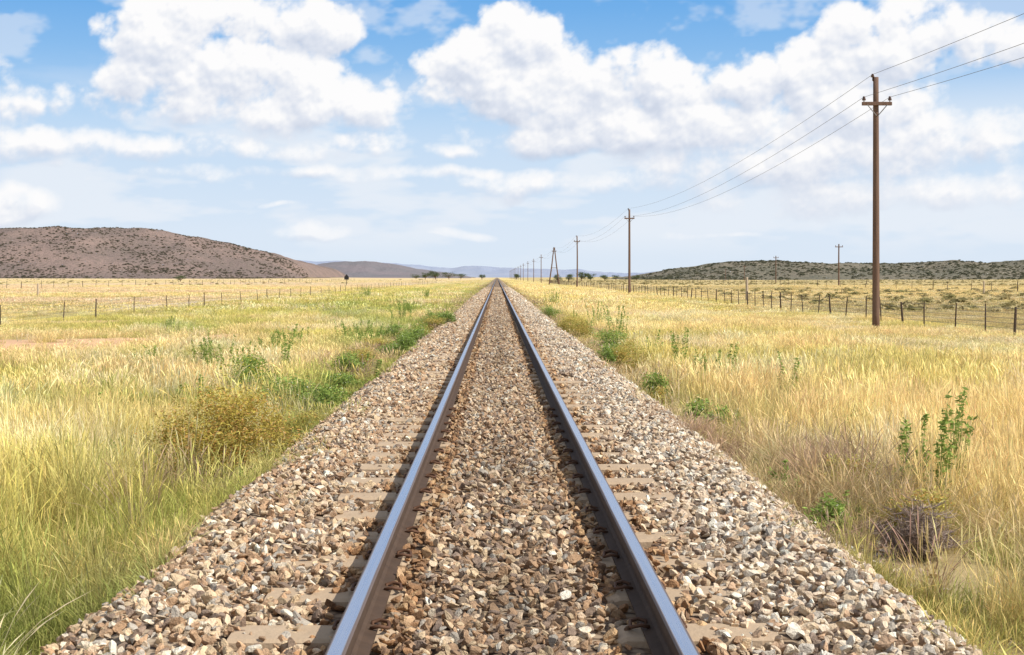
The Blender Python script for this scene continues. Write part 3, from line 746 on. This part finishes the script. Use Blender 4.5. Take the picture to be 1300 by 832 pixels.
veil=np.maximum(veil,.45*sst(.48,.66,fbm(U*.8,Vv*1.5,.7,455,5,.62))*sst(1.8,2.6,Vv)*sst(5,3.6,Vv))
AZ=U/17.5; EL=Vv/17.5; R=9000.
nx=len(us); ny=len(vs)
V=np.stack([(R*np.sin(AZ)).ravel(),(R*np.cos(AZ)).ravel(),(CAMZ+R*np.tan(EL)).ravel()],1)
ii=(np.arange(ny-1)[:,None]*nx+np.arange(nx-1)[None,:]).ravel()
Fq=np.stack([ii,ii+1,ii+1+nx,ii+nx],1)
m,T,o=new_mat('sky_with_cumulus')
def at_(n):
    a=T.node('ShaderNodeAttribute'); a.attribute_name=n; return a.outputs['Fac']
g=T.node('ShaderNodeNewGeometry')
nz_=T.noise(g.outputs['Position'],.008,5,.62)
dn=T.math('MULTIPLY_ADD',nz_,.5,-.25)
den_=T.math('ADD',at_('cloud_amount'),dn)
soft=T.mr(at_('sky_height'),.16,.42,.90,.52)
mask=T.mr(den_,.0,soft)
li=T.math('ADD',at_('cloud_light'),T.math('MULTIPLY_ADD',nz_,.12,-.06),clamp=True)
cc=T.node('ShaderNodeValToRGB'); T.l.new(li,cc.inputs[0]); cc.color_ramp.elements[0].position=.2; cc.color_ramp.elements[0].color=(.53,.60,.74,1); cc.color_ramp.elements[1].position=.92; cc.color_ramp.elements[1].color=(.985,.98,.985,1)
e_=cc.color_ramp.elements.new(.56); e_.color=(.73,.775,.87,1)
sr=T.node('ShaderNodeValToRGB'); T.l.new(at_('sky_height'),sr.inputs[0])
E=sr.color_ramp.elements; E[0].position=0; E[0].color=(.74,.82,.92,1); E[1].position=1; E[1].color=(.055,.24,.66,1)
for p_,c_ in((.12,(.60,.75,.92,1)),(.3,(.38,.62,.90,1)),(.52,(.17,.43,.82,1)),(.62,(.14,.39,.80,1))):
    q=E.new(p_); q.color=c_
sk=T.mix(at_('cloud_veil'),sr.outputs[0],(.81,.865,.94))
low=T.mr(at_('sky_height'),.0,.14,.2,1)
fin=T.mix(T.math('MULTIPLY',mask,low),sk,cc.outputs[0])
em=T.node('ShaderNodeEmission'); T.l.new(fin,em.inputs[0]); T.l.new(em.outputs[0],o.inputs[0])
try: m.cycles.emission_sampling='NONE'
except Exception: pass
skyo=mk_obj('sky',V,Fq,[m],smooth=True)
fattr(skyo.data,'cloud_amount',np.clip(F0,-2,2).ravel()); fattr(skyo.data,'cloud_light',lit.ravel()); fattr(skyo.data,'cloud_veil',veil.ravel()); fattr(skyo.data,'sky_height',np.clip(Vv/6.5,0,1).ravel())
tag(skyo,'bright blue sky with large white cumulus clouds',kind='structure')

sv_=Vector((.80,-.34,.88)).normalized()
el=math.asin(sv_.z); az=math.atan2(sv_.x,sv_.y)
W=bpy.data.worlds.new('World'); S.world=W; W.use_nodes=True; W.node_tree.nodes.clear(); T=NT(W.node_tree)
out=T.node('ShaderNodeOutputWorld'); bg=T.node('ShaderNodeBackground'); T.l.new(bg.outputs[0],out.inputs[0])
sky=T.node('ShaderNodeTexSky'); sky.sky_type='NISHITA'; sky.sun_disc=False; sky.sun_elevation=el; sky.sun_rotation=az; sky.dust_density=1.0
tc=T.node('ShaderNodeTexCoord')
nn=T.noise(tc.outputs['Generated'],3.0,2,.5)
fin=T.mix(T.mr(nn,.45,.6,0,.75),sky.outputs[0],(8.6,8.7,8.9))
T.l.new(fin,bg.inputs[0]); bg.inputs[1].default_value=.12
try: W.cycles.sampling_method='MANUAL'; W.cycles.sample_map_resolution=256
except Exception: pass

sun=bpy.data.lights.new('sun','SUN'); sun.energy=5.0; sun.angle=math.radians(.5); sun.color=(1,.95,.86)
so=bpy.data.objects.new('sun',sun); COL.objects.link(so); so.rotation_euler=sv_.to_track_quat('Z','Y').to_euler(); so.location=(30,-20,50)

cam=bpy.data.cameras.new('camera'); co=bpy.data.objects.new('camera',cam); COL.objects.link(co)
co.location=(CAMX,0,CAMZ); co.rotation_euler=(math.pi/2,0,0); cam.sensor_width=36; cam.lens=PXF/1300*36
cam.shift_x=(650-VX)/1300; cam.shift_y=-(416-VY)/1300; cam.clip_start=.1; cam.clip_end=20000
S.camera=co
S.view_settings.view_transform='Standard'; S.view_settings.look='None'; S.view_settings.exposure=0
